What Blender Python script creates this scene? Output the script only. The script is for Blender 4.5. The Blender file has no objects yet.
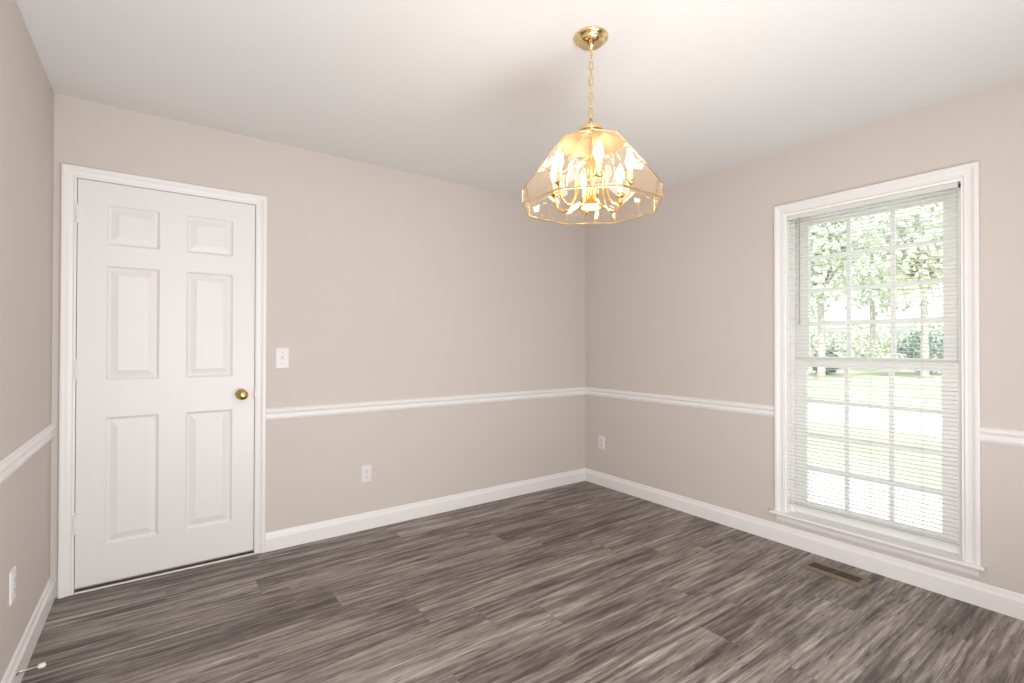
import bpy, bmesh, math, random
from mathutils import Vector, Matrix

random.seed(7)
S = bpy.context.scene
COL = S.collection
PI = math.pi

# ------------------------------------------------------------------ materials
def new_mat(name):
    m = bpy.data.materials.new(name)
    m.use_nodes = True
    nt = m.node_tree
    for n in list(nt.nodes):
        nt.nodes.remove(n)
    out = nt.nodes.new('ShaderNodeOutputMaterial')
    return m, nt, out

def principled(name, color, rough=.5, metal=0., spec=.5, bump=None, var=None):
    """bump=(scale,strength,distance); var=(scale, amount) soft colour variation"""
    m, nt, out = new_mat(name)
    b = nt.nodes.new('ShaderNodeBsdfPrincipled')
    b.inputs['Base Color'].default_value = (*color, 1)
    b.inputs['Roughness'].default_value = rough
    b.inputs['Metallic'].default_value = metal
    b.inputs['Specular IOR Level'].default_value = spec
    nt.links.new(b.outputs[0], out.inputs[0])
    tc = nt.nodes.new('ShaderNodeTexCoord')
    if bump:
        n = nt.nodes.new('ShaderNodeTexNoise')
        n.inputs['Scale'].default_value = bump[0]
        n.inputs['Detail'].default_value = 3
        nt.links.new(tc.outputs['Object'], n.inputs['Vector'])
        bp = nt.nodes.new('ShaderNodeBump')
        bp.inputs['Strength'].default_value = bump[1]
        bp.inputs['Distance'].default_value = bump[2]
        nt.links.new(n.outputs['Fac'], bp.inputs['Height'])
        nt.links.new(bp.outputs[0], b.inputs['Normal'])
    if var:
        n = nt.nodes.new('ShaderNodeTexNoise')
        n.inputs['Scale'].default_value = var[0]
        n.inputs['Detail'].default_value = 4
        nt.links.new(tc.outputs['Object'], n.inputs['Vector'])
        r = nt.nodes.new('ShaderNodeValToRGB')
        a = var[1]
        r.color_ramp.elements[0].position = .3
        r.color_ramp.elements[1].position = .7
        r.color_ramp.elements[0].color = (*[c * (1 - a) for c in color], 1)
        r.color_ramp.elements[1].color = (*[min(1, c * (1 + a)) for c in color], 1)
        nt.links.new(n.outputs['Fac'], r.inputs['Fac'])
        nt.links.new(r.outputs[0], b.inputs['Base Color'])
    return m

M = {}
M['wall'] = principled('wall_paint', (.62, .565, .525), .75, bump=(260, .12, .002), var=(1.2, .012))
M['ceiling'] = principled('ceiling_paint', (.79, .785, .78), .9, bump=(140, .35, .004))
M['trim'] = principled('trim_paint', (.83, .815, .81), .35, bump=(60, .02, .001))
M['door'] = principled('door_paint', (.79, .775, .775), .38, bump=(90, .03, .001))
M['sash'] = principled('sash_vinyl', (.93, .93, .915), .4)
M['brass'] = principled('polished_brass', (.90, .70, .38), .14, metal=1, var=(9, .06))
M['brass_dark'] = principled('knob_brass', (.55, .38, .15), .22, metal=1)
M['strike'] = principled('worn_strike_metal', (.35, .25, .18), .35, metal=1)
M['brass_satin'] = principled('satin_brass', (.62, .38, .22), .45, metal=1)
M['brass_warm'] = principled('warm_brass', (.84, .55, .22), .18, metal=1)
M['grille'] = principled('dark_bronze', (.13, .095, .06), .45, metal=.3)
M['chain'] = principled('brass_chain', (.83, .63, .33), .2, metal=1)
M['plastic'] = principled('ivory_plastic', (.77, .745, .74), .3)
M['slot'] = principled('dark_slot', (.12, .11, .10), .6)
M['vent'] = principled('bronze_vent_metal', (.235, .185, .125), .45, metal=.35, var=(30, .08))
M['ventdark'] = principled('vent_shadow', (.035, .026, .018), .7)
M['steel'] = principled('brushed_nickel', (.62, .56, .50), .28, metal=1)
M['rubber'] = principled('white_rubber', (.80, .79, .78), .5)
M['sleeve'] = principled('candle_sleeve', (.86, .74, .52), .45)
M['wand'] = principled('smoky_plastic', (.36, .37, .36), .25)
M['cord'] = principled('cord_white', (.75, .77, .75), .8)
M['gold_strip'] = principled('threshold_metal', (.82, .78, .72), .4)
M['gap'] = principled('hall_dark', (.06, .05, .045), .9)
M['asphalt'] = principled('street_pavement', (.80, .80, .80), .9, var=(.8, .06))  # outdoor colours down to bark are lightened to paint in the glare
M['concrete'] = principled('walk_concrete', (.84, .84, .83), .9, var=(1.5, .05))
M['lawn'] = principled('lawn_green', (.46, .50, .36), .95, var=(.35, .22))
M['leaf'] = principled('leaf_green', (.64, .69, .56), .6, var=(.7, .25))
M['leaf_glare'] = principled('leaf_glare', (.70, .75, .61), .6, var=(.7, .2))  # leaf colour washed out to carry the overexposed glare
M['leaf_dark'] = principled('leaf_bluegreen', (.28, .36, .35), .7, var=(.9, .25))
M['bark'] = principled('bark', (.46, .43, .39), .9, var=(4, .2))

def slat_material():
    m, nt, out = new_mat('blind_slat')
    d = nt.nodes.new('ShaderNodeBsdfPrincipled')
    d.inputs['Base Color'].default_value = (.85, .85, .82, 1)
    d.inputs['Roughness'].default_value = .4
    t = nt.nodes.new('ShaderNodeBsdfTranslucent')
    t.inputs['Color'].default_value = (.86, .87, .80, 1)
    mx = nt.nodes.new('ShaderNodeMixShader')
    mx.inputs[0].default_value = .22
    nt.links.new(d.outputs[0], mx.inputs[1]); nt.links.new(t.outputs[0], mx.inputs[2])
    nt.links.new(mx.outputs[0], out.inputs[0])
    return m
M['slat'] = slat_material()

def glass_material(name, tint, refl=.9, haze=0., haze_col=(1, 1, 1), blend=.25, rough=.02):
    m, nt, out = new_mat(name)
    tr = nt.nodes.new('ShaderNodeBsdfTransparent'); tr.inputs['Color'].default_value = (*tint, 1)
    gl = nt.nodes.new('ShaderNodeBsdfGlossy'); gl.inputs['Roughness'].default_value = rough
    gl.inputs['Color'].default_value = (refl, refl, refl, 1)
    lw = nt.nodes.new('ShaderNodeLayerWeight'); lw.inputs['Blend'].default_value = .56
    pw = nt.nodes.new('ShaderNodeMath'); pw.operation = 'POWER'; pw.inputs[1].default_value = 4.5
    nt.links.new(lw.outputs['Facing'], pw.inputs[0])
    sc = nt.nodes.new('ShaderNodeMath'); sc.operation = 'MULTIPLY_ADD'; sc.inputs[1].default_value = .75; sc.inputs[2].default_value = blend
    nt.links.new(pw.outputs[0], sc.inputs[0])
    mx = nt.nodes.new('ShaderNodeMixShader')
    nt.links.new(sc.outputs[0], mx.inputs[0])
    nt.links.new(tr.outputs[0], mx.inputs[1]); nt.links.new(gl.outputs[0], mx.inputs[2])
    last = mx
    if haze > 0:
        df = nt.nodes.new('ShaderNodeBsdfDiffuse'); df.inputs['Color'].default_value = (*haze_col, 1)
        tl = nt.nodes.new('ShaderNodeBsdfTranslucent'); tl.inputs['Color'].default_value = (*haze_col, 1)
        m2 = nt.nodes.new('ShaderNodeMixShader'); m2.inputs[0].default_value = .6
        nt.links.new(df.outputs[0], m2.inputs[1]); nt.links.new(tl.outputs[0], m2.inputs[2])
        m3 = nt.nodes.new('ShaderNodeMixShader'); m3.inputs[0].default_value = haze
        nt.links.new(mx.outputs[0], m3.inputs[1]); nt.links.new(m2.outputs[0], m3.inputs[2])
        last = m3
    nt.links.new(last.outputs[0], out.inputs[0])
    return m
M['pane'] = glass_material('window_glass', (.97, .985, .975), .9, blend=.03)
M['shade_top'] = glass_material('glow_tinted_bevelled_glass', (.98, .94, .86), .9, haze=.11, haze_col=(.95, .70, .46), blend=.07)  # peach tint and haze paint the bulbs' warm glow into the glass
M['shade_side'] = glass_material('glow_hazed_bevelled_glass', (.98, .94, .88), .95, haze=.07, haze_col=(.95, .76, .56), blend=.06)  # fainter bulb glow coloured into the clear side panes

def emission(name, color, strength):
    m, nt, out = new_mat(name)
    e = nt.nodes.new('ShaderNodeEmission')
    e.inputs['Color'].default_value = (*color, 1); e.inputs['Strength'].default_value = strength
    nt.links.new(e.outputs[0], out.inputs[0])
    return m
M['bulb'] = emission('lit_bulb', (1, .80, .55), 24)
M['lens'] = emission('lit_reflector_bulb', (1, .82, .58), 14)

def floor_material():
    m, nt, out = new_mat('weathered_oak_planks')
    N = nt.nodes.new; L = nt.links.new
    def math_(op, a, b=None, c=None):
        n = N('ShaderNodeMath'); n.operation = op
        for i, v in enumerate((a, b, c)):
            if v is None: continue
            if isinstance(v, (int, float)): n.inputs[i].default_value = v
            else: L(v, n.inputs[i])
        return n.outputs[0]
    PW, PL = .178, 1.22
    tc = N('ShaderNodeTexCoord'); sep = N('ShaderNodeSeparateXYZ'); L(tc.outputs['Object'], sep.inputs[0])
    x, y = sep.outputs[0], sep.outputs[1]
    yr = math_('DIVIDE', y, PW); row = math_('FLOOR', yr); fy = math_('FRACT', yr)
    wn = N('ShaderNodeTexWhiteNoise'); wn.noise_dimensions = '1D'; L(row, wn.inputs['W'])
    xs = math_('ADD', math_('DIVIDE', x, PL), math_('MULTIPLY', wn.outputs['Value'], 7.3))
    colm = math_('FLOOR', xs); fx = math_('FRACT', xs)
    cb = N('ShaderNodeCombineXYZ'); L(row, cb.inputs[0]); L(colm, cb.inputs[1])
    idn = N('ShaderNodeTexWhiteNoise'); idn.noise_dimensions = '2D'; L(cb.outputs[0], idn.inputs['Vector'])
    pid = idn.outputs['Value']
    def stretched(sx, sy, detail, rough, dist, woff):
        c = N('ShaderNodeCombineXYZ')
        L(math_('MULTIPLY', x, sx), c.inputs[0]); L(math_('MULTIPLY', y, sy), c.inputs[1])
        L(math_('MULTIPLY_ADD', pid, 37.0, woff), c.inputs[2])
        n = N('ShaderNodeTexNoise'); n.inputs['Scale'].default_value = 1; n.inputs['Detail'].default_value = detail
        n.inputs['Roughness'].default_value = rough; n.inputs['Distortion'].default_value = dist
        L(c.outputs[0], n.inputs['Vector'])
        return n.outputs['Fac']
    a = stretched(2.3, 42, 9, .72, .45, 0)        # broad weathered streaks
    b = stretched(10, 140, 5, .65, .3, 9)          # fine grain
    c = stretched(1.3, 13.0, 4, .6, .8, 21)     # cloudy light patches
    k = stretched(5, 55, 6, .7, 1.2, 33)         # dark checks and knots
    v = math_('ADD', math_('MULTIPLY', a, .64), math_('MULTIPLY', c, .38))
    v = math_('ADD', v, math_('MULTIPLY', b, .17))
    v = math_('ADD', v, math_('MULTIPLY_ADD', pid, .05, -.118))
    rp = N('ShaderNodeValToRGB'); cr = rp.color_ramp
    cr.elements[0].position = .37; cr.elements[0].color = (.060, .046, .041, 1)
    cr.elements[1].position = .67; cr.elements[1].color = (.56, .505, .46, 1)
    for pos, colr in ((.44, (.122, .098, .087)), (.505, (.222, .187, .168)), (.575, (.345, .30, .272))):
        e = cr.elements.new(pos); e.color = (*colr, 1)
    L(v, rp.inputs['Fac'])
    # dark thin checks
    kr = N('ShaderNodeValToRGB'); kr.color_ramp.elements[0].position = .55; kr.color_ramp.elements[1].position = .66
    kr.color_ramp.elements[0].color = (1, 1, 1, 1); kr.color_ramp.elements[1].color = (.42, .37, .35, 1)
    L(k, kr.inputs['Fac'])
    mx = N('ShaderNodeMix'); mx.data_type = 'RGBA'; mx.blend_type = 'MULTIPLY'; mx.inputs[0].default_value = 1
    L(rp.outputs[0], mx.inputs[6]); L(kr.outputs[0], mx.inputs[7])
    # joints between planks
    ey = math_('MINIMUM', fy, math_('SUBTRACT', 1, fy)); ex = math_('MINIMUM', fx, math_('SUBTRACT', 1, fx))
    jy = math_('LESS_THAN', math_('MULTIPLY', ey, PW), .0011); jx = math_('LESS_THAN', math_('MULTIPLY', ex, PL), .0013)
    j = math_('MAXIMUM', jy, jx)
    mj = N('ShaderNodeMix'); mj.data_type = 'RGBA'; L(math_('MULTIPLY', j, .35), mj.inputs[0])
    L(mx.outputs[2], mj.inputs[6]); mj.inputs[7].default_value = (.04, .033, .03, 1)
    bs = N('ShaderNodeBsdfPrincipled'); L(mj.outputs[2], bs.inputs['Base Color'])
    bs.inputs['Roughness'].default_value = .42
    bs.inputs['Specular IOR Level'].default_value = .35
    bp = N('ShaderNodeBump'); bp.inputs['Strength'].default_value = .12; bp.inputs['Distance'].default_value = .002
    L(math_('SUBTRACT', b, j), bp.inputs['Height']); L(bp.outputs[0], bs.inputs['Normal'])
    L(bs.outputs[0], out.inputs[0])
    return m
M['floor'] = floor_material()

# ------------------------------------------------------------------ helpers
def obj(name, bm, mat, parent=None, smooth=False, label=None):
    bmesh.ops.remove_doubles(bm, verts=bm.verts, dist=1e-6)
    bmesh.ops.recalc_face_normals(bm, faces=bm.faces)
    me = bpy.data.meshes.new(name); bm.to_mesh(me); bm.free()
    if smooth:
        for p in me.polygons: p.use_smooth = True
    me.materials.append(mat)
    o = bpy.data.objects.new(name, me); COL.objects.link(o)
    if parent is not None: o.parent = parent
    if label: o['label'] = label
    return o

def flat_obj(name, bm, mat, parent=None, smooth=False):   # keeps open sheets untouched
    me = bpy.data.meshes.new(name); bm.to_mesh(me); bm.free()
    if smooth:
        for p in me.polygons: p.use_smooth = True
    me.materials.append(mat)
    o = bpy.data.objects.new(name, me); COL.objects.link(o)
    if parent is not None: o.parent = parent
    return o

def empty(name, loc=(0, 0, 0)):
    o = bpy.data.objects.new(name, None); o.location = loc; o.empty_display_size = .1
    COL.objects.link(o); return o

def tag(o, label, cat, group=None, kind=None):
    o['label'] = label; o['category'] = cat
    if group: o['group'] = group
    if kind: o['kind'] = kind
    return o

def box(bm, x0, x1, y0, y1, z0, z1, bevel=0):
    r = bmesh.ops.create_cube(bm, size=1)
    vs = r['verts']
    for v in vs:
        v.co = Vector(((x0 + x1) / 2 + v.co.x * (x1 - x0), (y0 + y1) / 2 + v.co.y * (y1 - y0), (z0 + z1) / 2 + v.co.z * (z1 - z0)))
    if bevel:
        es = list({e for v in vs for e in v.link_edges})
        bmesh.ops.bevel(bm, geom=es, offset=bevel, segments=2, affect='EDGES', profile=.6)
    return bm

def B(*a, **k):
    return box(bmesh.new(), *a, **k)

def lathe(bm, prof, origin=(0, 0, 0), axis='z', n=32, sign=1):
    """prof: list of (radius, height along axis)"""
    ox, oy, oz = origin
    rings = []
    for r, h in prof:
        ring = []
        for i in range(n):
            a = 2 * PI * i / n
            c, s = r * math.cos(a), r * math.sin(a)
            h_ = h * sign
            p = {'z': (c, s, h_), 'x': (h_, c, s), 'y': (c, h_, s)}[axis]
            ring.append(bm.verts.new((ox + p[0], oy + p[1], oz + p[2])))
        rings.append(ring)
    for a, b in zip(rings, rings[1:]):
        for i in range(n):
            bm.faces.new((a[i], a[(i + 1) % n], b[(i + 1) % n], b[i]))
    if prof[0][0] > 1e-5: bm.faces.new(rings[0])
    if prof[-1][0] > 1e-5: bm.faces.new(rings[-1])
    return bm

def tube(bm, pts, r, n=10, closed=False):
    pts = [Vector(p) for p in pts]
    m = len(pts); rings = []
    rad = r if callable(r) else (lambda t: r)
    up = None
    for i, p in enumerate(pts):
        if closed: d = pts[(i + 1) % m] - pts[i - 1]
        else: d = pts[min(i + 1, m - 1)] - pts[max(i - 1, 0)]
        d.normalize()
        if up is None:
            up = Vector((0, 0, 1)) if abs(d.z) < .9 else Vector((1, 0, 0))
        a = d.cross(up).normalized(); b = a.cross(d).normalized(); up = b
        q = rad(i / max(1, m - 1))
        rings.append([bm.verts.new(p + a * (q * math.cos(2 * PI * k / n)) + b * (q * math.sin(2 * PI * k / n))) for k in range(n)])
    pairs = list(zip(rings, rings[1:])) + ([(rings[-1], rings[0])] if closed else [])
    for A_, B_ in pairs:
        for k in range(n):
            bm.faces.new((A_[k], A_[(k + 1) % n], B_[(k + 1) % n], B_[k]))
    if not closed:
        bm.faces.new(rings[0]); bm.faces.new(rings[-1])
    return bm

def strip_loft(bm, sections, close_profile=True, caps=True):
    """sections: list of equally long point lists, lofted in order"""
    rs = [[bm.verts.new(p) for p in s] for s in sections]
    n = len(rs[0])
    for a, b in zip(rs, rs[1:]):
        for i in range(n if close_profile else n - 1):
            j = (i + 1) % n
            bm.faces.new((a[i], a[j], b[j], b[i]))
    if caps:
        bm.faces.new(rs[0]); bm.faces.new(rs[-1])
    return bm

# ------------------------------------------------------------------ the room
W, LEN, H = 3.5665, 3.72, 2.4414
T = .14
X0, YB = -W, -LEN          # left wall plane, rear wall plane

def struct(name, bm, mat, label, cat, parent=None):
    o = obj(name, bm, mat, parent)
    return tag(o, label, cat, kind='structure')

struct('floor', B(X0 - T, T, YB - T, T, -.12, 0), M['floor'], 'grey weathered oak plank floor running across the room', 'floor')
struct('ceiling', B(X0 - T, T, YB - T, T, H, H + .15), M['ceiling'], 'plain off-white textured ceiling', 'ceiling')
struct('wall_left', B(X0 - T, X0, YB - T, T, 0, H), M['wall'], 'greige painted wall at the left edge', 'wall')
struct('wall_rear', B(X0, 0, YB - T, YB, 0, H), M['wall'], 'greige wall behind the viewpoint', 'wall')

# back wall with a recess for the door
DX0, DX1, DZ = -3.480, -2.692, 2.048
bm = bmesh.new()
box(bm, X0, DX0, 0, T, 0, H); box(bm, DX1, 0, 0, T, 0, H); box(bm, DX0, DX1, 0, T, DZ, H); box(bm, DX0, DX1, .05, T, 0, DZ)
struct('wall_back', bm, M['wall'], 'greige wall with the white door, switch and one outlet', 'wall')

# right wall with the window opening
WY0, WY1, WZ0, WZ1 = -1.747, -2.584, .175, 2.042      # opening: y from WY0 to WY1
bm = bmesh.new()
box(bm, 0, T, WY0, T, 0, H); box(bm, 0, T, YB - T, WY1, 0, H)
box(bm, 0, T, WY1, WY0, 0, WZ0); box(bm, 0, T, WY1, WY0, WZ1, H)
struct('wall_right', bm, M['wall'], 'greige wall with the tall window and one outlet', 'wall')

# ---- baseboards and chair rails: profiles (distance from wall, z)
BB = [(0, .109), (.004, .109), (.0075, .105), (.009, .098), (.0105, .090), (.014, .083), (.0165, .079), (.0175, .074), (.0185, .004), (.0185, 0), (0, 0)]
CR = [(0, .846), (.005, .846), (.009, .842), (.015, .838), (.019, .832), (.020, .826), (.018, .820), (.012, .815), (.0085, .811), (.0085, .807), (.011, .803), (.0145, .797), (.0145, .790), (.012, .783), (.008, .777), (.005, .772), (0, .772)]

def mould(name, prof, wall, a, b, mitre_a, mitre_b, label, cat):
    """moulding on a wall; a,b are positions along the wall, mitre flags shift the end by the profile depth"""
    secs = []
    for pos, mt in ((a, mitre_a), (b, mitre_b)):
        s = []
        for d, z in prof:
            q = pos + mt * d
            s.append({'back': (q, -d, z), 'right': (-d, q, z), 'left': (X0 + d, q, z), 'rear': (q, YB + d, z)}[wall])
        secs.append(s)
    return struct(name, strip_loft(bmesh.new(), secs), M['trim'], label, cat)

CX0, CX1, CZ = -3.538, -2.6335, 2.105            # door casing outer
VY0, VY1, VZ = -1.6905, -2.6402, 2.1011          # window casing outer
mould('baseboard_back', BB, 'back', CX1, 0, 0, -1, 'white baseboard from the door to the far corner', 'baseboard')
mould('baseboard_right', BB, 'right', 0, YB, -1, 1, 'white baseboard beneath the window', 'baseboard')
mould('baseboard_left', BB, 'left', 0, YB, 0, 1, 'white baseboard along the left wall behind the door stop', 'baseboard')
mould('baseboard_rear', BB, 'rear', X0, 0, 1, -1, 'white baseboard behind the viewpoint', 'baseboard')
mould('trim_1', CR, 'back', CX1, 0, 0, -1, 'white chair rail from the door casing to the far corner', 'chair rail')
mould('trim_2', CR, 'right', 0, VY0, -1, 0, 'white chair rail between the far corner and the window', 'chair rail')
mould('trim_3', CR, 'right', VY1, YB, 0, 1, 'short white chair rail at the right edge past the window', 'chair rail')
mould('trim_4', CR, 'left', 0, YB, 0, 1, 'white chair rail on the left wall', 'chair rail')
mould('trim_5', CR, 'rear', X0, 0, 1, -1, 'white chair rail behind the viewpoint', 'chair rail')

# ---- casings: profile (u outwards from the opening, depth)
CAS = [(0, 0), (0, .008), (.003, .0105), (.007, .0115), (.011, .010), (.0135, .0085), (.027, .0105), (.035, .0145), (.040, .0180), (.044, .0190), (.052, .0190), (.056, .0175), (.0580, .014), (.0580, 0)]

def casing_door():
    x0, x1, z = CX0 + .058, CX1 - .058, CZ - .058
    secs = []
    secs.append([(x0 - u, -d, 0) for u, d in CAS])
    secs.append([(x0 - u, -d, z + u) for u, d in CAS])
    secs.append([(x1 + u, -d, z + u) for u, d in CAS])
    secs.append([(x1 + u, -d, 0) for u, d in CAS])
    return strip_loft(bmesh.new(), secs)
struct('trim_6', casing_door(), M['trim'], 'white moulded casing around the door', 'door casing')

# ---- door
door = empty('door_1', ((DX0 + DX1) / 2, 0, 0)); tag(door, 'white six-panel door with a brass knob', 'door', kind='structure')
def world_child(o, parent):
    o.parent = parent
    o.matrix_parent_inverse = Matrix.Translation(-Vector(parent.location))
    return o
def part(name, bm, mat, parent, smooth=False, label=None):
    o = obj(name, bm, mat, None, smooth, label)
    if parent.type == 'EMPTY': world_child(o, parent)
    else: o.parent = parent
    return o

def door_slab():
    bm = bmesh.new()
    x0, x1, z0, z1, yf, yb = DX0 + .0020, DX1 - .0016, .024, DZ - .0020, .0035, .040
    cols = [(-3.367, -3.147), (-3.029, -2.805)]
    rows = [(.212, .855), (1.043, 1.626), (1.730, 1.936)]
    xs = [x0, *cols[0], *cols[1], x1]; zs = [z0, *rows[0], *rows[1], *rows[2], z1]
    V = {}
    def v(x, y, z):
        k = (round(x, 5), round(y, 5), round(z, 5))
        if k not in V: V[k] = bm.verts.new(k)
        return V[k]
    prof = [(0, 0), (.004, .003), (.009, .0085), (.014, .0105), (.018, .0105), (.021, .0095), (.046, .0028), (.048, .002)]
    for i in range(5):
        for j in range(7):
            xa, xb, za, zb = xs[i], xs[i + 1], zs[j], zs[j + 1]
            if i in (1, 3) and j in (1, 3, 5):
                for (u0, d0), (u1, d1) in zip(prof, prof[1:]):
                    q0 = [(xa + u0, yf + d0, za + u0), (xb - u0, yf + d0, za + u0), (xb - u0, yf + d0, zb - u0), (xa + u0, yf + d0, zb - u0)]
                    q1 = [(xa + u1, yf + d1, za + u1), (xb - u1, yf + d1, za + u1), (xb - u1, yf + d1, zb - u1), (xa + u1, yf + d1, zb - u1)]
                    for k in range(4):
                        bm.faces.new((v(*q0[k]), v(*q0[(k + 1) % 4]), v(*q1[(k + 1) % 4]), v(*q1[k])))
                u, d = prof[-1]
                bm.faces.new((v(xa + u, yf + d, za + u), v(xb - u, yf + d, za + u), v(xb - u, yf + d, zb - u), v(xa + u, yf + d, zb - u)))
            else:
                bm.faces.new((v(xa, yf, za), v(xb, yf, za), v(xb, yf, zb), v(xa, yf, zb)))
    edge = [(x, z0) for x in xs] + [(x1, z) for z in zs[1:]] + [(x, z1) for x in xs[-2::-1]] + [(x0, z) for z in zs[-2:0:-1]]
    ring_b = [bm.verts.new((x, yb, z)) for x, z in edge]
    ring_f = [v(x, yf, z) for x, z in edge]
    n = len(edge)
    for k in range(n):
        bm.faces.new((ring_f[k], ring_f[(k + 1) % n], ring_b[(k + 1) % n], ring_b[k]))
    bm.faces.new(ring_b)
    return bm
slab = part('door_slab', door_slab(), M['door'], door)
# hinges
for z in (1.868, 1.099, .343):
    bm = bmesh.new()
    xh, yh = DX0 + .001, -.0115
    for k in range(3):
        lathe(bm, [(.0062, k * .0300 + .0008), (.0062, k * .0300 + .0285)], (xh, yh, z - .045), n=14)
    lathe(bm, [(.002, 0), (.0045, .002), (.0045, .005), (.001, .008)], (xh, yh, z + .045), n=12)
    lathe(bm, [(.001, -.006), (.0045, -.003), (.0045, 0)], (xh, yh, z - .045), n=12)
    box(bm, xh - .0015, xh + .010, -.010, .004, z - .044, z + .044)
    part('hinge', bm, M['trim'], door)
# knob
kx, kz = -2.760, .937
bm = bmesh.new()
lathe(bm, [(.012, .018), (.012, .034), (.020, .038), (.026, .045), (.0285, .054), (.0265, .063), (.019, .069), (.008, .0715), (0, .072)], (kx, .0035, kz), 'y', 32, -1)
knob = part('door_knob', bm, M['brass_dark'], door, True, 'round polished brass knob')
bm = lathe(bmesh.new(), [(.031, 0), (.031, .003), (.028, .007), (.020, .012), (.014, .019)], (kx, .0035, kz), 'y', 32, -1)
rs = obj('rose', bm, M['brass_dark'], None, True); rs.parent = knob; rs.matrix_parent_inverse = knob.matrix_parent_inverse.copy()
rs.matrix_parent_inverse = Matrix.Identity(4)
# strike plate in the jamb edge
bm = B(DX1 - .0022, DX1 + .0035, -.0125, .004, .940 - .030, .940 + .026, bevel=.0008)
part('strike_plate', bm, M['strike'], door)
# threshold strip and dark gap behind it
struct('trim_7', B(DX0 + .002, DX1 - .002, -.012, .000, 0, .007, bevel=.002), M['gold_strip'], 'thin pale threshold strip beneath the door', 'threshold')

# ---- window
win = empty('window_1', (0, (WY0 + WY1) / 2, WZ0)); tag(win, 'tall double-hung window in the right wall with white casing', 'window', kind='structure')
# jamb liner (a frame inside the opening)
bm = bmesh.new()
JX0, JX1, JT = .001, T, .012
box(bm, JX0, JX1, WY0 - JT, WY0, WZ0, WZ1); box(bm, JX0, JX1, WY1, WY1 + JT, WZ0, WZ1)
box(bm, JX0, JX1, WY1 + JT, WY0 - JT, WZ1 - JT, WZ1); box(bm, JX0, JX1, WY1 + JT, WY0 - JT, WZ0, WZ0 + .004)
# parting stops
for y0, y1 in ((WY0 - JT - .022, WY0 - JT), (WY1 + JT, WY1 + JT + .022)):
    box(bm, .056, .070, y0, y1, WZ0, WZ1 - JT)
box(bm, .056, .070, WY1 + JT, WY0 - JT, WZ1 - JT - .020, WZ1 - JT)
part('jamb', bm, M['sash'], win)
bm = bmesh.new()
y0, y1, z = VY0 - .058, VY1 + .058, VZ - .058
secs = [[(-d, y0 + u, .192) for u, d in CAS], [(-d, y0 + u, z + u) for u, d in CAS], [(-d, y1 - u, z + u) for u, d in CAS], [(-d, y1 - u, .192) for u, d in CAS]]
part('casing', strip_loft(bm, secs), M['trim'], win)
# stool with nosing and horns
bm = bmesh.new()
prof = [(.072, .192), (-.034, .192), (-.0385, .189), (-.040, .183), (-.0385, .177), (-.034, .174), (.001, .174)]
secs = [[(px, VY0 + .022, pz) for px, pz in prof if px <= .001] + [], [(px, VY1 - .016, pz) for px, pz in prof if px <= .001]]
prof2 = [(0, .192)] + [p for p in prof if p[0] < 0] + [(0, .174)]
secs = [[(px, q, pz) for px, pz in prof2] for q in (VY0 + .022, VY1 - .016)]
strip_loft(bm, secs)
box(bm, 0, .073, WY1 + .0005, WY0 - .0005, .1765, .192)
part('stool', bm, M['trim'], win)
# apron
ap = [(0, .174), (-.016, .174), (-.017, .168), (-.014, .160), (-.0125, .150), (-.0115, .142), (-.008, .136), (-.006, .131), (0, .131)]
secs = [[(px, VY0 - .012, pz) for px, pz in ap], [(px, VY1 + .006, pz) for px, pz in ap]]
part('apron', strip_loft(bmesh.new(), secs), M['trim'], win)

def sash(name, x0, x1, z0, z1, gz0, gz1):
    ya, yb = WY0 - JT - .003, WY1 + JT + .003
    ga, gb = -1.842, -2.481
    bm = bmesh.new()
    box(bm, x0, x1, ga, ya, z0, z1); box(bm, x0, x1, yb, gb, z0, z1)
    box(bm, x0, x1, gb, ga, z0, gz0); box(bm, x0, x1, gb, ga, gz1, z1)
    s = part(name, bm, M['sash'], win)
    def sub(nm, b, mat):
        o = obj(nm, b, mat); o.parent = s
        return o
    bm = bmesh.new(); xm = (x0 + x1) / 2
    for k in (1, 2):
        y = ga + (gb - ga) * k / 3
        box(bm, xm - .009, xm + .009, y - .0105, y + .0105, gz0, gz1)
    for k in (1, 2, 3):
        z = gz0 + (gz1 - gz0) * k / 4
        box(bm, xm - .0088, xm + .0088, gb, ga, z - .0105, z + .0105)
    sub('muntin_grid', bm, M['sash'])
    sub('pane', B(xm - .0015, xm + .0015, gb - .004, ga + .004, gz0 - .004, gz1 + .004), M['pane'])
    return s
ls = sash('lower_sash', .073, .103, .1925, 1.140, .268, 1.095)
us = sash('upper_sash', .106, .136, 1.100, WZ1 - JT - .001, 1.160, 1.970)
bm = bmesh.new()
box(bm, .078, .100, -2.185, -2.137, 1.140, 1.146); lathe(bm, [(.011, 0), (.011, .008), (.007, .012)], (.088, -2.161, 1.146), n=16); box(bm, .070, .082, -2.166, -2.156, 1.150, 1.156)
o = obj('sash_lock', bm, M['sash']); o.parent = ls

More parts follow.
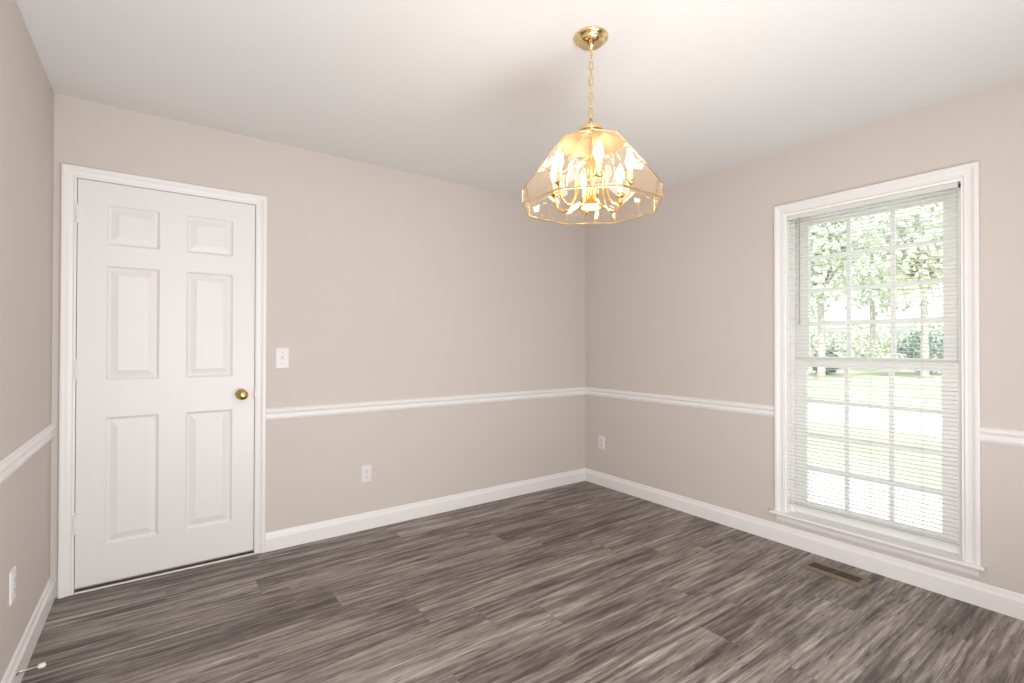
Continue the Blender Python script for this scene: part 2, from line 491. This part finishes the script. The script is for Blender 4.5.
# ---- mini blind hung inside the window
blind = empty('window_blind', (.020, (WY0 + WY1) / 2, .25)); tag(blind, 'white aluminium mini blind lowered and open inside the window', 'blind')
BY0, BY1, BXC = -1.762, -2.552, .024
bm = bmesh.new(); box(bm, BXC - .0125, BXC + .0125, BY1 - .006, BY0 + .001, 2.004, 2.0295, bevel=.002)
part('headrail', bm, M['slat'], blind)
bm = bmesh.new(); box(bm, BXC - .0125, BXC + .0125, BY1, BY0, .241, .252, bevel=.003)
part('bottom_rail', bm, M['slat'], blind)
bm = bmesh.new()
n_sl, zt, zb = 81, 1.992, .266
tilt = math.radians(2)
for i in range(n_sl):
    z = zb + (zt - zb) * i / (n_sl - 1)
    pr = []
    for k in range(5):
        s = -1 + k * .5
        px, pz = s * .0128, .0030 * (1 - s * s)
        pr.append((px * math.cos(tilt) + pz * math.sin(tilt), -px * math.sin(tilt) + pz * math.cos(tilt)))
    va = [bm.verts.new((BXC + a, BY0, z + b)) for a, b in pr]; vb = [bm.verts.new((BXC + a, BY1, z + b)) for a, b in pr]
    for k in range(4):
        bm.faces.new((va[k], va[k + 1], vb[k + 1], vb[k]))
o = flat_obj('slat_panel', bm, M['slat'], None, True); world_child(o, blind)
for y in (-1.892, -2.190, -2.415):
    bm = bmesh.new()
    for x in (BXC - .0135, BXC + .0135):
        tube(bm, [(x, y, .250), (x, y, 2.006)], .0009, 6)
    part('ladder_cord', bm, M['cord'], blind)
bm = tube(bmesh.new(), [(BXC - .024, -1.836, 1.995), (BXC - .026, -1.836, 1.70), (BXC - .026, -1.836, 1.360)], .0028, 6)
tube(bm, [(BXC - .010, -1.836, 2.008), (BXC - .019, -1.836, 2.004), (BXC - .024, -1.836, 1.990)], .0016, 6)
lathe(bm, [(.0036, 0), (.0042, .01), (.0036, .03)], (BXC - .026, -1.836, 1.352), n=8)
part('tilt_wand', bm, M['wand'], blind)

# ---- switch plate and outlets (built facing -Y at origin, then placed)
def plate_part(name, bm, mat, root, smooth=False):
    o = obj(name, bm, mat, None, smooth); o.parent = root; return o
def plate_bm():
    bm = bmesh.new()
    w, h = .035, .0575
    secs = []
    for u, y in ((0, 0), (0, -.002), (.0035, -.0058), (.006, -.0062)):
        secs.append([(-w + u, y, -h + u), (w - u, y, -h + u), (w - u, y, h - u), (-w + u, y, h - u)])
    return strip_loft(bm, secs)
def screw(bm, x, z, y=-.0062):
    return lathe(bm, [(.0034, -.0004), (.0034, .0008), (.002, .0013), (0, .0014)], (x, y, z), 'y', 12, -1)

sw = empty('light_switch', (-2.5435, 0, 1.144)); sw.scale = (1.1, 1, 1.09); tag(sw, 'white toggle light switch on the wall right of the door', 'light switch')
plate_part('cover_plate', plate_bm(), M['plastic'], sw)
bm = bmesh.new(); box(bm, -.0055, .0055, -.0075, -.006, -.0125, .0125)
secs = [[(-.0045, -.0065, -.006), (.0045, -.0065, -.006), (.0045, -.0065, .007), (-.0045, -.0065, .007)], [(-.0035, -.018, .004), (.0035, -.018, .004), (.0035, -.018, .0105), (-.0035, -.018, .0105)]]
strip_loft(bm, secs)
plate_part('toggle', bm, M['plastic'], sw)
for z in (.030, -.030): plate_part('screw', screw(bmesh.new(), 0, z), M['steel'], sw)

def make_outlet():
    r = empty('wall_outlet')
    plate_part('cover_plate', plate_bm(), M['plastic'], r)
    for s in (1, -1):
        bm = bmesh.new(); zc = .0195 * s
        secs = []
        for y, k in ((-.0055, 1), (-.0078, 1), (-.0082, .96)):
            secs.append([(k * .0170 * max(-1, min(1, 1.25 * math.cos(a))), y, zc + k * .0142 * math.sin(a)) for a in [2 * PI * i / 24 for i in range(24)]])
        strip_loft(bm, secs)
        rc = plate_part('receptacle', bm, M['plastic'], r)
        bm = bmesh.new()
        box(bm, -.0078, -.0054, -.0086, -.0080, zc - .0015, zc + .0075); box(bm, .0054, .0078, -.0086, -.0080, zc - .0005, zc + .0068)
        lathe(bm, [(.0027, 0), (.0027, .0006)], (0, -.0080, zc - .0075), 'y', 12, -1)
        o = obj('slot', bm, M['slot']); o.parent = rc
    plate_part('screw', screw(bmesh.new(), 0, 0), M['steel'], r)
    return r
def copy_tree(o, parent=None):
    c = o.copy(); COL.objects.link(c); c.parent = parent
    for ch in list(o.children): copy_tree(ch, c)
    return c
out1 = make_outlet()
for i, (loc, rz, lab) in enumerate((
        ((-2.024, 0, .366), 0, 'white wall outlet on the back wall between the door and the corner'),
        ((0, -.204, .372), -PI / 2, 'white wall outlet near the far corner on the window wall'),
        ((X0, -.766, .371), PI / 2, 'white wall outlet low on the left wall by the door'))):
    o = out1 if i == 0 else copy_tree(out1)
    o.location = loc; o.rotation_euler = (0, 0, rz)
    tag(o, lab, 'outlet', 'white wall outlets')

# ---- floor register
vent = empty('floor_vent', (-.196, -2.096, 0)); tag(vent, 'bronze metal floor register in the planks below the window', 'floor vent')
vx0, vx1, vy0, vy1 = -.266, -.126, -2.246, -1.946
bm = bmesh.new()
ix0, ix1, iy0, iy1 = vx0 + .034, vx1 - .034, vy0 + .030, vy1 - .030
secs = []
for u, z in ((0, 0), (0, .004), (.005, .0085), (.030, .009)):
    vx = .034 if u == .030 else u; vy = .030 if u == .030 else u
    secs.append([(vx0 + vx, vy0 + vy, z), (vx1 - vx, vy0 + vy, z), (vx1 - vx, vy1 - vy, z), (vx0 + vx, vy1 - vy, z)])
secs.append([(ix0, iy0, .001), (ix1, iy0, .001), (ix1, iy1, .001), (ix0, iy1, .001)])
strip_loft(bm, secs, caps=False)
part('frame', bm, M['vent'], vent)
part('backing', B(ix0, ix1, iy0, iy1, .0004, .0010), M['ventdark'], vent)
bm = bmesh.new(); ns = 22
for k in range(ns):
    y = iy0 + (iy1 - iy0) * (k + .5) / ns
    box(bm, ix0, ix1, y - .0018, y + .0018, .0012, .0072)
box(bm, (ix0 + ix1) / 2 - .003, (ix0 + ix1) / 2 + .003, iy0, iy1, .0012, .0068)
box(bm, ix0, ix1, (iy0 + iy1) / 2 - .002, (iy0 + iy1) / 2 + .002, .0012, .0074)
part('grille', bm, M['grille'], vent)

# ---- door stop on the left baseboard
DSY, DSZ = -.788, .070
stop = empty('door_stop', (X0 + .0175, DSY, DSZ)); tag(stop, 'small metal door stop with a white rubber tip on the left baseboard', 'door stop')
bx = X0 + .0175
part('base', lathe(bmesh.new(), [(.011, 0), (.011, .002), (.008, .005), (.0055, .007)], (bx, DSY, DSZ), 'x', 20), M['steel'], stop, True)
part('rod', lathe(bmesh.new(), [(.0052, .006), (.0042, .010), (.0038, .050), (.0048, .053), (.0048, .056)], (bx, DSY, DSZ), 'x', 16), M['steel'], stop, True)
part('rubber_tip', lathe(bmesh.new(), [(.0060, .055), (.0082, .058), (.0085, .070), (.0070, .075), (0, .0765)], (bx, DSY, DSZ), 'x', 20), M['rubber'], stop, True)

# ------------------------------------------------------------------ chandelier
CHX, CHY = -1.777, -1.838
ch = empty('chandelier', (CHX, CHY, H)); tag(ch, 'brass chandelier with clear faceted glass shade hanging from the ceiling', 'chandelier')
def cpart(name, bm, mat, parent=ch, smooth=False):
    o = obj(name, bm, mat, None, smooth); o.parent = parent
    return o
# everything below is in the chandelier's own frame: z measured from the ceiling
Z = lambda z: z - H
cpart('canopy', lathe(bmesh.new(), [(.068, 0), (.0685, -.004), (.066, -.010), (.058, -.014), (.054, -.016), (.053, -.022), (.047, -.028), (.034, -.032), (.018, -.034), (.010, -.036), (.008, -.050), (0, -.053)], n=48), M['brass'], smooth=True)
# canopy loop
lp = lambda c, a, b, plane, n=18: [(c[0] + (a * math.cos(t) if plane == 0 else 0), c[1] + (a * math.cos(t) if plane == 1 else 0), c[2] + b * math.sin(t)) for t in [2 * PI * i / n for i in range(n)]]
cpart('canopy_loop', tube(bmesh.new(), lp((0, 0, -.062), .010, .012, 0), .0021, 8, True), M['brass'], smooth=True)
bm = bmesh.new()
ztop, zbot = -.069, Z(2.128)
nl = 8; pitch = (ztop - zbot) / nl
for i in range(nl):
    zc = ztop - pitch * (i + .5)
    tw = PI / 4 + (PI / 2 if i % 2 else 0)
    hw, hh = .0075, pitch / 2 + .0035
    pts = []
    for t in [2 * PI * j / 20 for j in range(20)]:
        a = hw * max(-1, min(1, 1.15 * math.cos(t)))
        pts.append((a * math.cos(tw), a * math.sin(tw), zc + hh * math.sin(t)))
    tube(bm, pts, .0022, 6, True)
cpart('chain', bm, M['chain'], smooth=True)
# the lamp wire woven through the chain
cpart('lamp_wire', tube(bmesh.new(), [(.003 * math.sin(k * 1.3), .003 * math.cos(k * 1.3), -.052 + (zbot + .0 + .05) * k / 18) for k in range(19)], .0012, 6), M['chain'], smooth=True)
# cap dome and loop on top of the shade
cpart('top_cap', lathe(bmesh.new(), [(.044, Z(2.060)), (.050, Z(2.064)), (.049, Z(2.070)), (.043, Z(2.083)), (.031, Z(2.094)), (.016, Z(2.101)), (.008, Z(2.105)), (.006, Z(2.118)), (0, Z(2.121))], n=40), M['brass'], smooth=True)
# octagon geometry; panel k faces angle 45*k (one of them looks along 225 deg towards the viewer)
RT, ZT, AP = .137, 2.018, .257
RC = AP / math.cos(PI / 8)
ZA, ZC, ZR = 1.874, 1.817, 1.767
pol = lambda r, deg, z: Vector((r * math.cos(math.radians(deg)), r * math.sin(math.radians(deg)), Z(z)))
top = [pol(RT, 45 * k, ZT) for k in range(8)]
apex = [pol(AP, 45 * k, ZA) for k in range(8)]
cor = [pol(RC, 45 * k + 22.5, ZC) for k in range(8)]
rim = [pol(RC, 45 * k + 22.5, ZR) for k in range(8)]
def pane_bm(pts, th=.003, bev=.014):
    """flat bevelled glass pane: outer rim thin, thicker field"""
    bm = bmesh.new()
    c = sum(pts, Vector()) / len(pts)
    n = (pts[1] - pts[0]).cross(pts[2] - pts[0]).normalized()
    if n.dot(c - Vector((0, 0, c.z))) < 0: n = -n
    inner = []
    m = len(pts)
    for i in range(m):
        d = (c - pts[i]); inner.append(pts[i] + d * min(.3, bev * 1.6 / d.length))
    a = [bm.verts.new(p + n * .0004) for p in pts]; b = [bm.verts.new(p + n * th) for p in inner]
    for i in range(m):
        bm.faces.new((a[i], a[(i + 1) % m], b[(i + 1) % m], b[i]))
    bm.faces.new(b)
    return bm
cames = bmesh.new()
def came(p, q, r=.0022):
    tube(cames, [p, q], r, 6)
for k in range(8):
    k2 = (k + 1) % 8
    cpart('upper_pane', pane_bm([top[k], top[k2], apex[k2], cor[k], apex[k]]), M['shade_top'])
    cpart('side_pane', pane_bm([cor[k - 1], rim[k - 1], rim[k], cor[k], apex[k]]), M['shade_side'])
    came(top[k], apex[k], .0016); came(apex[k], cor[k]); came(apex[k], cor[k - 1]); came(cor[k], rim[k]); came(rim[k - 1], rim[k], .0036)
    came(top[k], top[k2], .0020)
cpart('shade_frame', cames, M['brass'])
bm = bmesh.new()
rings = [[bm.verts.new(pol(r, 45 * k, z)) for k in range(8)] for r, z in ((RT, ZT + .001), (.046, 2.062))]
for k in range(8):
    bm.faces.new((rings[0][k], rings[0][(k + 1) % 8], rings[1][(k + 1) % 8], rings[1][k]))
bm.faces.new(rings[1])
cpart('top_plate', bm, M['brass_satin'])
# centre column and flared reflector cup
cpart('column', lathe(bmesh.new(), [(.006, Z(2.060)), (.006, Z(1.965)), (.012, Z(1.960)), (.018, Z(1.945)), (.024, Z(1.925)), (.026, Z(1.905)), (.022, Z(1.885)), (.018, Z(1.870)), (.020, Z(1.852))], n=32), M['brass_warm'], smooth=True)
cup = cpart('reflector_cup', lathe(bmesh.new(), [(.020, Z(1.853)), (.022, Z(1.835)), (.025, Z(1.815)), (.031, Z(1.795)), (.040, Z(1.779)), (.049, Z(1.770)), (.050, Z(1.767)), (.046, Z(1.769)), (.036, Z(1.778)), (.027, Z(1.795))], n=40), M['brass_warm'], smooth=True)
o = cpart('reflector_bulb', lathe(bmesh.new(), [(.016, Z(1.800)), (.022, Z(1.787)), (.0255, Z(1.778)), (.0225, Z(1.770)), (.012, Z(1.766)), (0, Z(1.765))], n=32), M['lens'], cup, True)
# arms with candle cups, sleeves and flame bulbs
VIEW = 225.0
def bez(p0, p1, p2, p3, n):
    return [tuple(sum(c * q[i] for c, q in zip(((1 - t) ** 3, 3 * t * (1 - t) ** 2, 3 * t * t * (1 - t), t ** 3), (p0, p1, p2, p3))) for i in range(3)) for t in [j / n for j in range(n + 1)]]
def arm_root():
    pts = bez((.016, 0, Z(1.900)), (.040, 0, Z(1.935)), (.062, 0, Z(1.905)), (.064, 0, Z(1.850)), 10)
    pts += bez((.064, 0, Z(1.850)), (.064, 0, Z(1.742)), (.152, 0, Z(1.742)), (.155, 0, Z(1.832)), 16)[1:]
    return cpart('arm', tube(bmesh.new(), pts, .0042, 10), M['brass_warm'], ch, True)
a0 = arm_root()
cpart('candle_cup', lathe(bmesh.new(), [(.006, Z(1.828)), (.014, Z(1.833)), (.019, Z(1.838)), (.020, Z(1.841)), (.013, Z(1.842)), (.012, Z(1.850))], (.155, 0, 0), n=24), M['brass_warm'], a0, True)
cpart('candle_sleeve', lathe(bmesh.new(), [(.0105, Z(1.848)), (.0105, Z(1.888)), (.008, Z(1.891))], (.155, 0, 0), n=20), M['sleeve'], a0, True)
cpart('flame_bulb', lathe(bmesh.new(), [(.008, Z(1.890)), (.0130, Z(1.902)), (.0170, Z(1.917)), (.0165, Z(1.929)), (.0120, Z(1.946)), (.005, Z(1.960)), (.0015, Z(1.969)), (0, Z(1.971))], (.155, 0, 0), n=20), M['bulb'], a0, True)
for i in range(6):
    a = a0 if i == 0 else copy_tree(a0, ch)
    a.rotation_euler = (0, 0, math.radians(VIEW + 10 + 60 * i))

# ------------------------------------------------------------------ outdoors
GZ = -.42
def ground(name, x0, x1, y0, y1, z, mat, lab, cat):
    struct(name, B(x0, x1, y0, y1, z - .1, z), mat, lab, cat)
ground('lawn', .20, 130, -60, 110, GZ, M['lawn'], 'green front lawn seen through the window', 'lawn')
ground('walkway', 1.9, 3.7, -40, 60, GZ + .02, M['concrete'], 'pale concrete walk just outside the window', 'walkway')
ground('street', 8.6, 11.6, -40, 60, GZ + .015, M['asphalt'], 'sunlit street beyond the front lawn', 'street')

def crown(bm, c, rad, n, size, squash=1.0, seed=0, shell=.45):
    rnd = random.Random(seed)
    for i in range(n):
        while True:
            p = Vector((rnd.uniform(-1, 1), rnd.uniform(-1, 1), rnd.uniform(-1, 1)))
            if shell < p.length < 1: break
        q = Vector(c) + Vector((p.x * rad, p.y * rad, p.z * rad * squash))
        nrm = (p + Vector((rnd.uniform(-1, 1), rnd.uniform(-1, 1), rnd.uniform(-.6, 1)))).normalized()
        a = nrm.orthogonal().normalized(); b = nrm.cross(a)
        s = size * rnd.uniform(.6, 1.3)
        bm.faces.new([bm.verts.new(q + a * s * .5), bm.verts.new(q + b * s * .28), bm.verts.new(q - a * s * .5), bm.verts.new(q - b * s * .28)])

def tree(name, x, y, h, r, mat, lab, seed, n=2600, trunk=True, grp='trees across the street'):
    t = empty(name, (x, y, GZ)); tag(t, lab, 'tree', grp)
    rnd = random.Random(seed)
    bm = bmesh.new()
    for k in range(7):
        a = rnd.uniform(0, 2 * PI); d = rnd.uniform(.1, .6) * r
        crown(bm, (d * math.cos(a), d * math.sin(a), h - r * .9 + rnd.uniform(-.7, .6) * r), r * rnd.uniform(.5, .75), n // 7, .40, .85, seed * 10 + k)
    o = flat_obj('crown', bm, mat, t)
    bm = tube(bmesh.new(), [(0, 0, -.1), (.05, 0, h * .3), (-.05, .05, h * .62), (0, 0, h - r * .5)], lambda q: .20 * (1 - .7 * q), 10)
    for k in range(4):
        a = k * PI / 2 + seed
        tube(bm, [(0, 0, h * .5), (.35 * r * math.cos(a), .35 * r * math.sin(a), h * .62), (.6 * r * math.cos(a), .6 * r * math.sin(a), h * .76)], lambda q: .09 * (1 - .7 * q), 8)
    o = obj('trunk', bm, M['bark'], t)
def shrub(x, y, h, r, mat, lab, seed):
    t = empty('shrub', (x, y, GZ)); tag(t, lab, 'shrub', 'shrubs across the street')
    bm = bmesh.new()
    crown(bm, (0, 0, h * .5), r, 1500, .22 * max(1, r / 1.6), h * .5 / r, seed, .5)
    flat_obj('foliage', bm, mat, t)
    obj('stem', tube(bmesh.new(), [(0, 0, -.05), (0, 0, h * .6)], .06, 8), M['bark'], t)
# across the lawn and the street
tree('leafy_tree', 23.3, 7.3, 8.6, 2.2, M['leaf_glare'], 'glare-paled leafy tree at left through the window', 3)
tree('leafy_tree', 34.8, 8.8, 10.5, 3.2, M['leaf'], 'tall green tree in the middle through the window', 5)
tree('leafy_tree', 27.4, 4.3, 8.6, 2.2, M['leaf_glare'], 'glare-paled leafy tree at right through the window', 8)
tree('leafy_tree', 41.6, 16.3, 10.0, 3.2, M['leaf'], 'distant green tree at left behind the glare-paled tree', 11)
shrub(27.9, 8.9, 1.35, .75, M['leaf_dark'], 'small dark blue-green shrub low at left through the window', 21)
shrub(32.8, 5.3, 2.6, 1.6, M['leaf_dark'], 'dark blue-green shrub at right through the window', 22)
hedge_y = (5.0, 11.3, 17.6, 23.9, 30.2)
for i, y in enumerate(hedge_y):
    shrub(60.0, y, 4.4, 3.1, M['leaf_glare'], 'wide glare-paled green shrub at the far edge of the lawn', 30 + i)

# ------------------------------------------------------------------ light
wd = bpy.data.worlds.new('sky'); S.world = wd; wd.use_nodes = True
nt = wd.node_tree
for n in list(nt.nodes): nt.nodes.remove(n)
sk = nt.nodes.new('ShaderNodeTexSky'); sk.sky_type = 'NISHITA'; sk.sun_disc = False
sk.sun_elevation = math.radians(52); sk.sun_rotation = math.radians(240); sk.air_density = 1; sk.dust_density = 2.5
bg = nt.nodes.new('ShaderNodeBackground'); bg.inputs['Strength'].default_value = .426
wo = nt.nodes.new('ShaderNodeOutputWorld')
hs = nt.nodes.new('ShaderNodeHueSaturation'); hs.inputs['Saturation'].default_value = .3
nt.links.new(sk.outputs[0], hs.inputs['Color']); nt.links.new(hs.outputs[0], bg.inputs[0]); nt.links.new(bg.outputs[0], wo.inputs[0])

def light(name, kind, loc, energy, color, rot=None, **kw):
    l = bpy.data.lights.new(name, kind); l.energy = energy; l.color = color
    for k, v in kw.items(): setattr(l, k, v)
    o = bpy.data.objects.new(name, l); o.location = loc
    if rot is not None: o.rotation_euler = rot
    COL.objects.link(o); return o
def aim(o, target):
    o.rotation_euler = (Vector(target) - o.location).to_track_quat('-Z', 'Y').to_euler()
sun = light('sun', 'SUN', (0, 0, 20), 2.6, (1, .97, .92), angle=.01)
sun.rotation_euler = Vector((.55, .35, -1.0)).to_track_quat('-Z', 'Y').to_euler()
# added fill lamps behind the viewpoint, brightening the walls and ceiling
a = light('rear_fill', 'AREA', (-2.85, YB + .06, 1.30), 58, (.985, .985, 1), shape='RECTANGLE', size=1.3, size_y=2.1)
aim(a, (-1.6, 0, 1.30))
b = light('ceiling_fill', 'AREA', (-2.0, -3.3, .45), 38, (.985, .985, 1), shape='DISK', size=1.2)
aim(b, (-1.7, -1.2, H))
c = light('chandelier_glow', 'POINT', (CHX, CHY, 1.70), 5, (1, .86, .70), shadow_soft_size=.12)

# ------------------------------------------------------------------ camera
cam = bpy.data.cameras.new('camera'); co = bpy.data.objects.new('camera', cam); COL.objects.link(co)
yaw, pitch, roll = .6275, .0071, .0019
fw = Vector((math.sin(yaw), math.cos(yaw), 0)); rt = Vector((math.cos(yaw), -math.sin(yaw), 0)); up = Vector((0, 0, 1))
f2 = fw * math.cos(pitch) + up * math.sin(pitch); u2 = up * math.cos(pitch) - fw * math.sin(pitch)
r3 = rt * math.cos(roll) + u2 * math.sin(roll); u3 = u2 * math.cos(roll) - rt * math.sin(roll)
mw = Matrix((( r3.x, u3.x, -f2.x, -3.1507), (r3.y, u3.y, -f2.y, -3.2053), (r3.z, u3.z, -f2.z, 1.2262), (0, 0, 0, 1)))
co.matrix_world = mw
cam.sensor_fit = 'HORIZONTAL'; cam.sensor_width = 36; cam.lens = 487.32 * 36 / 1024
cam.clip_start = .02; cam.clip_end = 300
S.camera = co

S.view_settings.view_transform = 'Standard'
S.view_settings.look = 'None'
S.view_settings.exposure = 0
S.view_settings.gamma = 1
S.cycles.sample_clamp_indirect = 6
S.cycles.max_bounces = 10
S.cycles.transparent_max_bounces = 24
